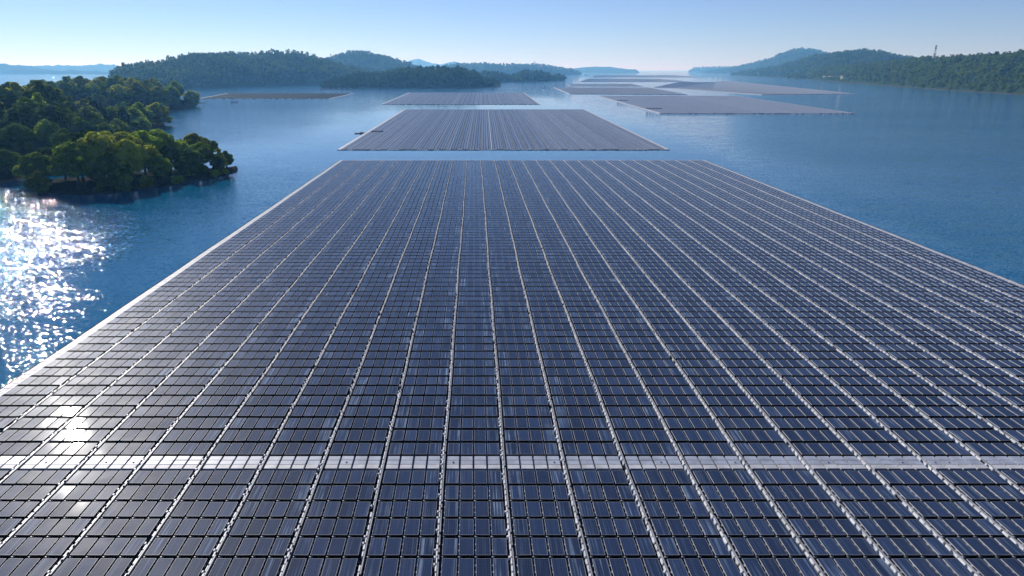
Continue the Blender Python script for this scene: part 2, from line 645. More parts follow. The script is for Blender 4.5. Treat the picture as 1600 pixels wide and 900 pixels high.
ORD = ['first', 'second', 'third', 'fourth', 'fifth', 'sixth', 'seventh', 'eighth', 'ninth', 'tenth', 'eleventh', 'twelfth', 'thirteenth', 'fourteenth',
       'fifteenth', 'sixteenth', 'seventeenth', 'eighteenth', 'nineteenth']
TENS = {2: 'twent', 3: 'thirt', 4: 'fort', 5: 'fift', 6: 'sixt', 7: 'sevent', 8: 'eight', 9: 'ninet'}


def ordinal(n):
    """n counts from 1"""
    if n < 20:
        return ORD[n - 1]
    t, u = divmod(n, 10)
    return TENS[t] + 'ieth' if u == 0 else TENS[t] + 'y-' + ORD[u - 1]


LN = ROW_A - 0.33
pv, pf, pm, puv = panel_template(LN)


def submesh(name, mis, mats):
    sel = np.where(np.isin(pm, mis))[0]
    fs = pf[sel]
    used = np.unique(fs)
    remap = np.zeros(len(pv), int)
    remap[used] = np.arange(len(used))
    u = puv.reshape(-1, 4, 2)[sel].reshape(-1, 2)
    return mesh_np(name, pv[used], remap[fs], mats, pm[sel] - mis[0], u)


sheen_me = submesh('glass_sheet', [0], [M['glass_sheen']])
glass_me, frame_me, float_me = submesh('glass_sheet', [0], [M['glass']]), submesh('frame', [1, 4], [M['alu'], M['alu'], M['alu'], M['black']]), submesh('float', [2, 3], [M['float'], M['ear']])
proto = empty('solar_panel')
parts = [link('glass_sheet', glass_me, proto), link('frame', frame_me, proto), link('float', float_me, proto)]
cnt = {}
near.sort(key=lambda q: (q[2] in (0, 3), 0))
near.sort(key=lambda q: (q[0], q[3]))
k0 = next(i for i, q in enumerate(near) if q[2] in (1, 2))
for i, (r, b, c, x, y, L) in enumerate(near):
    if i == k0:
        t = proto
    else:
        t = proto.copy()
        col.objects.link(t)
        for q in parts:
            d = q.copy()
            col.objects.link(d)
            d.parent = t
            if c in (0, 3) and q is parts[0]:
                d.data = sheen_me
    t.location = (x + drift(x, y), y, 0)
    t.rotation_euler = (rng.normal(0, 0.007), rng.normal(0, 0.007), rng.normal(0, 0.002))
    cnt[r] = cnt.get(r, 0) + 1
    rr = 12 - r            # rows below the walkway
    tag(t, 'dark blue solar panel, %s row below the grey cross walkway, %s panel from the left' % (ordinal(rr), ordinal(cnt[r])), 'solar panel', 'solar panels of the main array')

# walkways of the main array
arr = empty('floating_solar_array', (0, 0, 0))
tag(arr, 'largest floating solar platform filling the foreground, white edge walkways and long pale lanes', 'solar array', 'floating solar arrays')
YS = rows[0][0] - 0.3


def lane_mesh(x, y0, y1, seed):
    g = MB()
    rg = random.Random(seed)
    # continuous grey cable rail on the right of the lane
    y = y0
    while y < y1:
        g.box(x - 0.215, x + 0.215, y, y + 2.9, -0.1, 0.09, 2)
        g.box(x + 0.02, x + 0.12, y, y + 2.9, 0.14, 0.28, 1, 0.012)
        y += 2.92
    y = y0
    while y < y1:
        ln = 0.63
        if rg.random() < 0.97:
            g.box(x - 0.115 + rg.uniform(-0.03, 0.02), x + 0.02 - 0.003, y + 0.04, y + ln * rg.uniform(0.80, 0.97), -0.05, 0.25 + rg.uniform(-0.02, 0.02), 0, 0.03)
        if rg.random() < 0.4:      # lugs that join the floats
            g.box(x - 0.225, x - 0.10, y + ln - 0.12, y + ln + 0.07, 0.06, 0.295, 0, 0.02)
        if rg.random() < 0.16:      # cable clip boxes on the rail
            g.box(x + 0.035, x + 0.125, y + 0.2, y + 0.34, 0.283, 0.34, 2, 0.01)
        y += ln
    return g


for b in range(1, NB):
    x = X0 + b * BLK
    lane_mesh(x, YS, YEND, b).warp().build('service_lane', [M['white'], M['rail'], M['black']], arr)


def edge_walk(x0, x1, y0, y1, dark_side):
    g = MB()
    n = 3
    y = y0
    wd = (x1 - x0) / n
    while y < y1:
        ln = min(1.0, y1 - y)
        for k in range(n):
            g.box(x0 + k * wd + 0.012, x0 + (k + 1) * wd - 0.012, y + 0.015, y + ln - 0.015, -0.1, 0.20 + random.uniform(-0.012, 0.012), 0, 0.02)
        y += 1.0
    # dark fender tube along the water side
    xs = x0 - 0.12 if dark_side < 0 else x1 + 0.12
    ys = np.linspace(y0, y1, 60)
    g.tube([(xs, yy, 0.08) for yy in ys], [0.11] * 60, 8, 1)
    return g.warp()


XL, XR = X0, X0 + NB * BLK
edge_walk(XL - 0.80, XL + 0.16, YS, YEND + 0.9, -1).build('edge_walkway', [M['edge'], M['black']], arr)
edge_walk(XR - 0.16, XR + 0.80, YS, YEND + 0.9, 1).build('edge_walkway', [M['edge'], M['black']], arr)
g = MB()
x = XL + 0.2
while x < XR - 0.3:
    g.box(x, x + 0.98, YEND, YEND + 0.42, -0.1, 0.2 + random.uniform(-0.01, 0.01), 0, 0.02)
    g.box(x, x + 0.98, YEND + 0.45, YEND + 0.88, -0.1, 0.2 + random.uniform(-0.01, 0.01), 0, 0.02)
    x += 1.01
g.warp().build('end_walkway', [M['edge']], arr)

wd = (WALK1 - WALK0 - 0.2) / 3
for b in range(NB):
    g = MB()
    for c in range(4):
        x = panel_x(b, c)
        for k in range(3):
            y = WALK0 + 0.02 + k * wd
            dz = random.uniform(-0.012, 0.012)
            g.box(x - PWID / 2 - 0.01, x + PWID / 2 + 0.01, y + 0.02, y + wd - 0.02, 0.02, 0.24 + dz, 1 if k == 0 else 0, 0.012)
        if random.random() < 0.16:
            g.box(x - 0.06, x + 0.05, WALK0 + wd * 1.4, WALK0 + wd * 1.4 + 0.16, 0.255, 0.30, 2, 0.01)
    g.warp().build('cross_walkway', [M['deck'], M['edge'], M['rail']], arr)


# ------------------------------------------------------------------ far floating arrays
def far_array(corners, label, step=(1, 1), lanes=True, mat=None, edges='LN', z=0.0, seed=0):
    """corners in photo pixels on the water: near left, near right, far right, far left"""
    P = [np.array(gp(*c)) for c in corners]
    wid = (np.linalg.norm(P[1] - P[0]) + np.linalg.norm(P[2] - P[3])) / 2
    lng = (np.linalg.norm(P[3] - P[0]) + np.linalg.norm(P[2] - P[1])) / 2
    nb = max(2, int(round(wid / BLK)))
    nr = max(3, int(round(lng / ROW_B / step[1])))

    def bl(s, t):
        s, t = np.asarray(s)[..., None], np.asarray(t)[..., None]
        return (P[0] * (1 - s) + P[1] * s) * (1 - t) + (P[3] * (1 - s) + P[2] * s) * t
    base = bl(0.5, 0.5)
    root = empty('floating_solar_array', (float(base[0]), float(base[1]), 0))
    tag(root, label, 'solar array', 'floating solar arrays')
    ncol = 4 // step[0]
    lw = LANE / BLK
    bi, ci, ri = np.meshgrid(np.arange(nb), np.arange(ncol), np.arange(nr), indexing='ij')
    bi, ci, ri = bi.ravel(), ci.ravel(), ri.ravel()
    w0 = (bi + lw / 2 + (1 - lw) * (ci + 0.08) / ncol) / nb
    w1 = (bi + lw / 2 + (1 - lw) * (ci + 0.92) / ncol) / nb
    gapy = 0.09 / step[1]
    t0, t1 = ri / nr, (ri + 1 - gapy) / nr
    n = len(bi)
    V = np.zeros((n, 8, 3))
    jx, jy = rng.normal(0, 0.006, n), rng.normal(0, 0.006, n)
    tl = ROW_B * step[1] * TILT if step[1] == 1 else 0.05
    for k, (s, t) in enumerate(((w0, t0), (w1, t0), (w1, t1), (w0, t1))):
        V[:, k, :2] = bl(s, t) - base
        V[:, k + 4, :2] = bl(s, t) - base
        V[:, k, 2] = 0.21
        V[:, k + 4, 2] = Z0 + (tl if k < 2 else 0) + jx * (1 if k in (1, 2) else -1) + jy * (1 if k > 1 else -1)
    F = np.array([(4, 5, 6, 7), (0, 1, 5, 4), (1, 2, 6, 5), (3, 0, 4, 7)])[None] + (np.arange(n) * 8)[:, None, None]
    mi = np.tile([0, 2, 2, 1] if step[0] == 1 or mat else [0, 1, 1, 1], n)  # near and right sides dark, left pale: shade put into the colour
    UV = np.repeat(np.array([(0, 0), (1, 0), (1, 1), (0, 1)] * 4, float)[None], n, 0)
    UV[:, :, 0] += (bi * ncol + ci)[:, None]
    UV[:, :, 1] += (ri // 4)[:, None]
    UV = UV.reshape(-1, 2)
    o = link('solar_panel', mesh_np('solar_panel', V.reshape(-1, 3), F.reshape(-1, 4), [mat or M['glass_far'], M['alu'], M['float']], mi, UV), root)
    o['kind'] = 'stuff'

    g = MB()
    q = [bl(a, b) - base for a, b in ((0, 0), (1, 0), (1, 1), (0, 1))]
    g.hexa([(*a, -0.1) for a in q] + [(*a, 0.10) for a in q])
    g.build('float_deck', [M['float'] if step[0] == 1 or mat else M['rail']], root)

    def strip(name, s0, s1, t0, t1, z1, m, off=(0, 0, 0, 0)):
        g = MB()
        ns = max(1, int(abs(t1 - t0) * lng / 12))
        for k in range(ns):
            ta, tb = t0 + (t1 - t0) * k / ns, t0 + (t1 - t0) * (k + 1) / ns
            q = [bl(s0, ta) - base, bl(s1, ta) - base, bl(s1, tb) - base, bl(s0, tb) - base]
            zz = z1 + random.uniform(-0.01, 0.01)
            g.hexa([(*a, -0.1) for a in q] + [(*a, zz) for a in q])
        return g.build(name, [m], root)
    if lanes:
        for b in range(1, nb):
            strip('service_lane', (b - lw * (0.3 if b == nb // 2 - 1 else 0.15)) / nb, (b + lw * (0.3 if b == nb // 2 - 1 else 0.15)) / nb, 0, 1, 0.2, M['white'] if b == nb // 2 - 1 else M['edge'])
    ew = 1.3 / wid
    el = 1.1 / lng
    strip('edge_walkway', -ew, lw * 0.2 / nb, -el, 1 + el, 0.22, M['edge'])
    strip('edge_walkway', 1 - lw * 0.2 / nb, 1 + ew, -el, 1 + el, 0.22, M['edge'])
    # near end: a low dark mooring beam with white floats
    g = MB()
    m_ = max(8, int(wid / 2.2))
    for k in range(m_):
        s0, s1 = k / m_ + 0.1 / m_, (k + 1) / m_ - 0.05 / m_
        q = [bl(s0, -el) - base, bl(s1, -el) - base, bl(s1, -0.1 * el) - base, bl(s0, -0.1 * el) - base]
        zt = random.uniform(0.16, 0.3)
        g.hexa([(*a, -0.1) for a in q] + [(*a, zt) for a in q], 0 if random.random() < 0.55 else 1)
    g.build('end_walkway', [M['edge'], M['steel']], root)
    q = strip('end_walkway', 0, 1, 1 + 0.1 * el, 1 + el, 0.2, M['edge'])
    return root


far_array([(533, 234), (1040, 234), (911, 171.5), (634, 171.5)], 'second floating solar array, wide grey trapezoid just beyond the narrow water gap', seed=1)
far_array([(598, 163.3), (842, 163.3), (818, 145), (640, 145)], 'smaller floating solar array beyond the second one, below the wooded island', seed=2)
far_array([(1033, 177.3), (1333, 177.3), (1150, 150.2), (935, 149.8)], 'grey purple floating solar array on the right with a bright white left edge', seed=0)
far_array([(891, 146.6), (1072, 147.6), (1012, 136.8), (866, 136.8)], 'thin floating solar array behind the right one, starting with a short white edge', (2, 2), False)
far_array([(893, 134.6), (1003, 134.8), (986, 131.0), (884, 131.0)], 'very thin brownish floating solar array lying behind the thin one', (4, 4), False)
far_array([(1190, 148), (1337, 146.5), (1135, 126), (1052, 138)], 'pale mauve floating solar array farthest right, tapering towards the right shore', (2, 2), False)
far_array([(1022, 136.5), (1112, 139.5), (1120, 128.5), (1060, 128.5)], 'slate grey floating solar array squeezed between the thin and the mauve arrays', (4, 4), False)
far_array([(905, 128), (1080, 128), (1030, 123.0), (920, 123.0)], 'faint floating solar array lying as a thin line below the horizon', (4, 4), False)
far_array([(925, 121), (1100, 121), (1050, 117.5), (930, 117.5)], 'faintest floating solar array, last thin line before the horizon', (4, 4), False)
far_array([(312, 154.2), (514, 154.2), (551, 146.2), (357, 146.2)], 'olive grey floating solar array beside the left headland', (2, 2), False, M['panel_far'])


# ------------------------------------------------------------------ trees
def crown_np(lobes, per, size, jit=0.3, seed=0, cone=False):
    rg = np.random.default_rng(seed)
    V, F = [], []
    for (cx, cy, cz, rx, rz) in lobes:
        n = int(per * (rx ** 2))
        d = rg.normal(size=(n, 3))
        d[:, 2] += 0.25
        d /= np.linalg.norm(d, axis=1)[:, None]
        rad = 1 - np.abs(rg.normal(0, 0.09, n))
        c = np.array((cx, cy, cz)) + d * rad[:, None] * np.array((rx, rx, rz))
        c += rg.normal(0, 0.05 * rx, (n, 3))
        nn = d + rg.normal(0, jit, (n, 3))
        nn /= np.linalg.norm(nn, axis=1)[:, None]
        a = np.cross(nn, rg.normal(size=(n, 3)))
        a /= np.linalg.norm(a, axis=1)[:, None]
        b = np.cross(nn, a)
        s = size * rg.uniform(0.6, 1.3, n)[:, None]
        q = np.stack([c - a * s - b * s * 0.6, c + a * s * 0.7 - b * s * 0.7, c + a * s + b * s * 0.6, c - a * s * 0.6 + b * s * 0.8], 1)
        V.append(q)
    V = np.concatenate(V).reshape(-1, 3)
    F = np.arange(len(V)).reshape(-1, 4)
    return V, F


def tree_lobes(h, w, n, seed, pointed=False, low=0.36, rs=1.0):
    """uneven rounded lobes round a branching crown"""
    rg = random.Random(seed)
    L = []
    for i in range(n):
        t = (i + 0.5) / n
        zz = h * (low + (0.92 - low) * t)
        env = math.sin(math.pi * min(1, (0.25 + 0.75 * t)) ** 1.15)
        env = max(0.12, env) if not pointed else max(0.1, (1 - t) ** 0.8)
        an = i * 2.4 + rg.uniform(-0.5, 0.5)
        rr = w * 0.5 * env * rg.uniform(0.45, 0.95)
        r = w * rg.uniform(0.13, 0.28) * (0.7 + 0.5 * env) * rs
        rr *= 1 + 0.25 * (1 - rs)
        L.append((rr * math.cos(an), rr * math.sin(an), zz + rg.uniform(-0.04, 0.04) * h, r, r * rg.uniform(0.6, 0.8)))
    L.append((rg.uniform(-0.05, 0.05) * w, 0, h * 0.62, w * 0.26, h * 0.2))
    return L


def trunk_np(h, w, lobes, seed, n=6):
    rg = random.Random(seed)
    g = MB()
    lean = (rg.uniform(-0.05, 0.05) * h, rg.uniform(-0.05, 0.05) * h)
    r0 = 0.028 * h
    g.tube([(0, 0, -0.6), (lean[0] * 0.2, lean[1] * 0.2, h * 0.2), (lean[0] * 0.6, lean[1] * 0.6, h * 0.45), (lean[0], lean[1], h * 0.8)],
           [r0 * 1.35, r0, r0 * 0.7, r0 * 0.2], n)
    for (cx, cy, cz, r, rz) in lobes[::3]:
        z0 = min(cz - 0.12 * h, h * 0.5)
        z0 = max(h * 0.16, z0)
        k = z0 / h
        g.tube([(lean[0] * k, lean[1] * k, z0), (cx * 0.5, cy * 0.5, z0 + (cz - z0) * 0.45), (cx * 0.92, cy * 0.92, cz)], [r0 * 0.5, r0 * 0.34, r0 * 0.1], max(4, n - 2))
    return g


KINDS = []      # (shape name, [crown mesh per tint], trunk mesh)
TINTS = ['leaf_dark', 'leaf_mid', 'leaf_yellow']


def make_kind(h, w, n, seed, per, size, pointed=False, low=0.36, rs=1.0):
    L = tree_lobes(h, w, n, seed, pointed, low, rs)
    V, F = crown_np(L, per, size, seed=seed)
    crowns = [mesh_np('crown', V, F, [M[t]]) for t in TINTS]
    tr = trunk_np(h, w, L, seed).mesh('trunk', [M['bark']], True)
    return crowns, tr


def place_tree(kind, tint, x, y, z, s, rz, label, group, sz=1.0):
    root = empty('tree', (x, y, z), rz)
    root.scale = (s, s, s * sz)
    link('crown', kind[0][tint], root)
    link('trunk', kind[1], root)
    return tag(root, label, 'tree', group)


near_kinds = [make_kind(10, 9.5, 36, 3, 135, 0.25, False, 0.34, 0.62), make_kind(10, 8.0, 32, 5, 140, 0.24, False, 0.32, 0.64), make_kind(10, 11, 42, 8, 125, 0.25, False, 0.36, 0.58),
              make_kind(10, 6.4, 26, 13, 150, 0.23, True, 0.3, 0.7), make_kind(10, 10, 36, 17, 130, 0.25, False, 0.2, 0.62)]
mid_kinds = [make_kind(10, 9.5, 26, 21, 36, 0.42, False, 0.24, 0.70), make_kind(10, 8.5, 24, 25, 38, 0.42, False, 0.22, 0.72), make_kind(10, 11, 30, 28, 34, 0.42, False, 0.26, 0.66),
             make_kind(10, 7, 22, 33, 40, 0.40, True, 0.22, 0.75)]


# ------------------------------------------------------------------ land: grids in (photo x, depth) laid out on the ground
def interp(tab, x):
    xs, ys = zip(*tab)
    return float(np.interp(x, xs, ys))


class Land:
    """shore: (px, py) of the front waterline; ridge: (px, py) of the skyline treetops; dr: metres from shore to ridge; back: metres behind the ridge"""
    def __init__(self, name, shore, ridge, dr, back, treeh, label, mat='land', nu=90, nv=24, seed=0, rough=2.0):
        self.x0, self.x1 = shore[0][0], shore[-1][0]
        self.shore, self.ridge, self.dr, self.back, self.treeh, self.seed, self.rough = shore, ridge, dr, back, treeh, seed, rough
        us = np.linspace(self.x0, self.x1, nu)
        vs = np.concatenate([np.linspace(-0.03, 1, nv), np.linspace(1, 2, nv // 2 + 2)[1:]])
        V = []
        for v in vs:
            for u in us:
                V.append(self.point(u, v))
        n2 = len(vs)
        F = np.array([(j * nu + i, j * nu + i + 1, (j + 1) * nu + i + 1, (j + 1) * nu + i) for j in range(n2 - 1) for i in range(nu - 1)])
        self.obj = tag(link(name, mesh_np(name, V, F, [M[mat]], smooth=True)), label, kind='structure')

    def base(self, u):
        X, Y = gp(u, interp(self.shore, u))
        dr = interp(self.dr, u) if isinstance(self.dr, list) else self.dr
        bk = interp(self.back, u) if isinstance(self.back, list) else self.back
        top = at(u, interp(self.ridge, u), Y + dr)[2] - self.treeh
        return X, Y, dr, bk, max(0.6, top)

    def point(self, u, v):
        X, Y, dr, bk, top = self.base(u)
        d = dr * v if v <= 1 else dr + bk * (v - 1)
        k = (Y + d) / Y
        x, y = X * k, Y + d
        # keep the ends low: the land dips into the water at both sides
        e = min(1.0, min(u - self.x0, self.x1 - u) / 6.0 + 0.0)
        if v <= 1:
            s = max(v, 0)
            prof = s ** 0.75 * (1.5 - 0.5 * s)
        else:
            s = v - 1
            prof = 1 - s * s * (3 - 2 * s)
        z = top * min(1, prof)
        z += (float(vnoise(x, y, 85, self.seed + 2)) - 0.5) * self.rough * (1.6 if self.rough > 5 else 0.4) * min(1, max(0, v) * 3) * (1 if v < 0.9 else max(0, 1 - (v - 0.9) * 8))
        z += (float(vnoise(x, y, 22, self.seed)) - 0.5) * self.rough * min(1, max(0, v) * 6) * (1 if v < 1.8 else 0)
        if v < 0:
            z = -1.2
        elif v >= 1.99:
            z = -1.5
        else:
            z = max(z, 0.25)
        z = z * e - 1.5 * (1 - e)
        return x, y, z

    def scatter(self, spacing, vmax=1.25, x0=None, x1=None, seed=0, vmin=0.02, dens=None, zmin=0.2):
        """poisson-like spots on the land: (x, y, z, u, v)"""
        rg = random.Random(seed)
        x0 = self.x0 if x0 is None else x0
        x1 = self.x1 if x1 is None else x1
        out, cells = [], {}
        X, Y, dr, bk, _ = self.base((x0 + x1) / 2)
        area = (x1 - x0) / FPX * (Y + dr * 0.7) * (dr + bk * max(0, vmax - 1))
        for _ in range(int(area / spacing ** 2 * 9)):
            u, v = rg.uniform(x0, x1), rg.uniform(vmin, vmax)
            if dens and not dens(u, v):
                continue
            x, y, z = self.point(u, v)
            if z < zmin:
                continue
            key = (int(x // spacing), int(y // spacing))
            ok = True
            for a in (-1, 0, 1):
                for b in (-1, 0, 1):
                    for q in cells.get((key[0] + a, key[1] + b), ()):
                        if (q[0] - x) ** 2 + (q[1] - y) ** 2 < spacing ** 2:
                            ok = False
            if ok:
                cells.setdefault(key, []).append((x, y))
                out.append((x, y, z, u, v))
        return out


# ---- the islet on the left, with its own individual trees
islet = Land('islet', [(52, 296), (62, 303), (133, 305), (207, 299), (283, 287), (345, 275.5), (368, 269), (376, 266)],
             [(52, 262), (62, 255), (133, 242), (207, 232), (283, 236), (345, 248), (376, 260)], [(52, 8), (100, 17), (200, 20), (300, 17), (345, 9), (376, 5)], [(52, 6), (200, 12), (376, 5)], 7.0,
             'small wooded islet with a dark rocky bank in the left foreground water', 'islet_ground', nu=110, nv=20, seed=3, rough=0.8)
top_line = [(36, 262), (50, 240), (75, 226), (110, 214), (140, 207), (170, 203), (200, 197), (215, 194), (235, 200), (253, 196), (270, 212), (283, 207), (300, 209), (312, 204), (325, 214), (345, 222), (362, 235), (380, 252)]
spots = islet.scatter(6.0, 1.6, 60, 374, 5, 0.06)
for u, v in ((346, 0.5), (355, 0.6), (362, 0.4), (368, 0.55), (352, 0.9), (334, 0.2)):
    if all(math.hypot(islet.point(u, v)[0] - q[0], islet.point(u, v)[1] - q[1]) > 2.5 for q in spots):
        spots.append((*islet.point(u, v), u, v))
spots.sort(key=lambda q: q[3])
shape_w = ['broad', 'rounded', 'spreading', 'pointed', 'low bushy']
tint_w = ['dark green', 'olive green', 'yellow-green']
nI = len(spots)
rg = random.Random(4)
names = set()
for i, (x, y, z, u, v) in enumerate(spots):
    tops = at(u, interp(top_line, u), y)[2]
    front = v < 0.35
    hgt = max(4.2, (tops - z) * (rg.uniform(0.5, 0.72) if front else rg.uniform(0.78, 1.04)))
    k = rg.choice([0, 1, 2, 0, 2, 1, 3]) if not front else rg.choice([1, 4, 4])
    tint = rg.choices([0, 1, 2], [3, 4, 2] if front else [1, 5, 4])[0]
    row = 'at the water edge' if front else ('on the far side' if v > 0.95 else 'in the middle')
    lab = '%s %s tree %s of the left islet, %s from left' % (tint_w[tint], shape_w[k], row, ordinal(i + 1))
    place_tree(near_kinds[k], tint, x, y, z - 0.1, hgt / 10.0, rg.uniform(0, 6.28), lab, 'trees on the small islet', rg.uniform(0.95, 1.05))
shrub_kinds = []
for sd_ in (61, 62):
    Ls = tree_lobes(3, 4.2, 8, sd_, False, 0.16)
    Vs_, Fs_ = crown_np(Ls, 150, 0.2, seed=sd_)
    shrub_kinds.append([mesh_np('foliage', Vs_, Fs_, [M[t]]) for t in TINTS])
sp = islet.scatter(4.2, 0.5, 62, 372, 77, 0.02)
sp = sorted([q for q in sp if q[4] < 0.16 or rg.random() < 0.25], key=lambda q: q[3])[:44]
for i, (x, y, z, u, v) in enumerate(sp):
    t = rg.choices([0, 1, 2], [4, 3, 1])[0]
    root = empty('shrub', (x, y, z - 0.1), rg.uniform(0, 6.28))
    k = rg.uniform(0.5, 1.0)
    root.scale = (k, k, k * rg.uniform(0.7, 1.1))
    link('foliage', rg.choice(shrub_kinds)[t], root)
    tag(root, '%s shrub under the trees on the islet bank, %s islet shrub from the left' % (tint_w[t], ordinal(i + 1)), 'shrub', 'shrubs on the islet bank')
print('islet trees', nI, 'shrubs', len(sp))

# ---- left shore wood and the headland behind it
wood = Land('wooded_shore', [(-160, 300), (0, 287), (60, 276), (120, 255), (180, 228), (225, 210), (255, 199.5), (264, 197)],
            [(-160, 118), (0, 127), (40, 128), (80, 128), (105, 140), (130, 160), (150, 158), (200, 164), (235, 176), (264, 192)],
            [(-160, 130), (0, 130), (80, 120), (125, 80), (160, 110), (225, 60), (264, 14)], [(-160, 60), (225, 40), (264, 8)], 11.0,
            'wooded shore rising on the left behind the islet', nu=110, nv=30, seed=5, rough=3.5)
head = Land('headland', [(40, 185), (120, 183), (200, 179), (257, 175), (281, 171.5), (305, 167.5), (312, 166)],
            [(40, 126), (85, 121), (110, 116), (135, 118), (160, 117), (185, 115), (225, 118), (262, 124), (285, 128), (300, 137), (312, 156)],
            [(40, 90), (200, 75), (281, 45), (312, 12)], [(40, 50), (281, 30), (312, 8)], 12.0,
            'wooded headland behind the left shore, ending in a blunt tip', nu=90, nv=24, seed=7, rough=3.0)


def wood_trees(land, spacing, hs, seed, where, group, x0, x1, vmax, wts):
    sp = land.scatter(spacing, vmax, x0, x1, seed, 0.01)
    rg = random.Random(seed)
    nbands = 4
    bands = [[] for _ in range(nbands)]
    for q in sp:
        bands[min(nbands - 1, int(q[4] / vmax * nbands))].append(q)
    bw = ['along the waterline', 'low on the slope', 'high on the slope', 'on the crest']
    for bi, bd in enumerate(bands):
        bd.sort(key=lambda q: q[3])
        for i, (x, y, z, u, v) in enumerate(bd):
            k = rg.choice([0, 1, 2, 0, 1, 2, 3])
            patch = float(vnoise(x, y, 34, seed))
            tint = rg.choices([0, 1, 2], [8, 2, 0] if bi == 0 or (u < 175 and v < 0.45) else (wts if patch < 0.55 else wts[::-1]))[0]  # waterline and low left trees: their deep shade put into darker tints
            hgt = rg.uniform(*hs) * (0.72 if bi == 0 else 1.0)
            place_tree(mid_kinds[k], tint, x, y, z - 0.3, hgt / 10.0, rg.uniform(0, 6.28),
                       '%s %s tree %s, %s, %s from left' % (tint_w[tint], shape_w[k], bw[bi], where, ordinal(i + 1)), group, rg.uniform(0.85, 1.1))
    return len(sp)


print('wood', wood_trees(wood, 9.2, (9.5, 14), 31, 'left shore wood', 'trees of the left shore wood', -12, 262, 1.15, [5, 3, 2]))
print('head', wood_trees(head, 9.6, (10, 14), 37, 'headland wood', 'trees of the headland wood', 70, 311, 1.1, [6, 3, 1]))


# ---- far woods: one mass each
def far_tree_protos(n, quads, size):
    out = []
    for s in range(n):
        L = tree_lobes(10, random.Random(s).uniform(8, 11), 8, 100 + s, s % 5 == 4, 0.16)
        tot = sum(q[3] ** 2 for q in L)
        V, F = crown_np(L, quads / tot, size, 0.6, 200 + s)
        g = MB()
        g.tube([(0, 0, -0.8), (0.1, 0, 6)], [0.28, 0.1], 4)
        tvv = np.array(g.v)
        tff = np.array(g.f)
        out.append((np.concatenate([V, tvv]), np.concatenate([F, tff + len(V)]), np.concatenate([np.zeros(len(F), int), np.ones(len(tff), int)])))
    return out


PA, PB = far_tree_protos(6, 170, 0.85), far_tree_protos(6, 70, 1.3)


def far_wood(name, land, spacing, hs, label, protos, seed, vmax=1.12, x0=None, x1=None, dens=None, mat='leaf_far'):
    sp = land.scatter(spacing, vmax, x0, x1, seed, 0.0, dens, -0.2)
    rg = random.Random(seed)
    Vs, Fs, Ms, off = [], [], [], 0
    for (x, y, z, u, v) in sp:
        V, F, m = protos[rg.randrange(len(protos))]
        a, s = rg.uniform(0, 6.28), rg.uniform(*hs) / 10.0 * (0.75 if v < 0.1 else 1)
        c, sn = math.cos(a) * s, math.sin(a) * s
        Q = np.stack([V[:, 0] * c - V[:, 1] * sn + x, V[:, 0] * sn + V[:, 1] * c + y, V[:, 2] * s * rg.uniform(0.85, 1.15) + z - 0.3], 1)
        Vs.append(Q)
        Fs.append(F + off)
        Ms.append(m)
        off += len(V)
    o = link(name, mesh_np(name, np.concatenate(Vs), np.concatenate(Fs), [M[mat], M['bark']], np.concatenate(Ms)))
    tag(o, label, 'wood', 'far woods', 'stuff')
    print(name, len(sp))
    return o


isl = Land('wooded_island', [(499, 137), (515, 137.8), (560, 137.5), (640, 137.2), (735, 136.6), (770, 135.6), (779, 134.8), (783, 134.0)],
           [(499, 133), (512, 124), (540, 117), (560, 113), (585, 110), (640, 104), (690, 101), (715, 102), (740, 109), (755, 117), (772, 120), (783, 131)],
           [(499, 14), (540, 60), (640, 90), (740, 60), (783, 12)], [(499, 10), (640, 50), (783, 8)], 11,
           'low wooded island in mid lake beyond the third array', 'land_far', 120, 20, 9, 2)
far_wood('wood', isl, 7.4, (8, 12), 'rounded green treetops covering the mid-lake island', PA, 41)
isl2 = Land('wooded_spit', [(700, 127.5), (790, 128), (850, 127.4), (878, 126), (887, 124.5)], [(700, 116), (770, 108), (800, 117), (815, 109), (845, 109), (862, 114), (880, 119), (887, 123)],
            [(700, 60), (850, 70), (887, 14)], [(700, 40), (887, 8)], 11, 'wooded spit behind the island, ending near two buoys', 'land_far', 90, 14, 11, 2)
far_wood('wood', isl2, 9.0, (9, 14), 'dark trees on the low spit right of the island', PB, 43)
isl3 = Land('wooded_ridge', [(690, 119), (800, 118.5), (890, 117), (905, 116.6), (909, 116.4)], [(690, 101), (720, 99), (745, 97.5), (800, 100), (835, 99.5), (870, 104), (900, 109), (906, 110), (909, 113)],
            [(690, 260), (890, 130), (909, 20)], [(690, 150), (909, 20)], 12, 'long low wooded ridge reaching into the lake behind the spit', 'land_far', 90, 14, 12, 3)
far_wood('wood', isl3, 14, (12, 17), 'bluish trees on the long low ridge', PB, 47)
hillA = Land('wooded_hill', [(165, 141), (250, 140), (300, 138.5), (400, 135), (500, 132), (560, 131), (600, 130.5), (620, 130)],
             [(165, 112), (180, 108), (186, 104), (210, 98.5), (240, 95), (275, 90), (300, 85), (340, 81.5), (400, 79), (450, 76.5), (470, 78), (500, 86), (530, 95), (560, 102), (620, 118)],
             [(165, 150), (400, 230), (620, 120)], 140, 11, 'broad wooded hill on the far left shore', 'land_far', 130, 30, 15, 7)
far_wood('wood', hillA, 8.4, (7, 11), 'bluish green forest covering the broad left hill', PB, 53, 1.08, 178, 612)
hillB = Land('wooded_hill', [(440, 125), (520, 124.5), (600, 124), (700, 123.5)], [(440, 100), (505, 91), (525, 86), (555, 80), (580, 80), (600, 84), (625, 93), (645, 101), (700, 116)],
             400, 200, 12, 'wooded hill with two summits behind the broad left hill', 'land_far', 90, 18, 17, 9)
far_wood('wood', hillB, 11.5, (8, 13), 'hazy forest on the two-summit hill', PB, 59, 1.06, 500, 690)
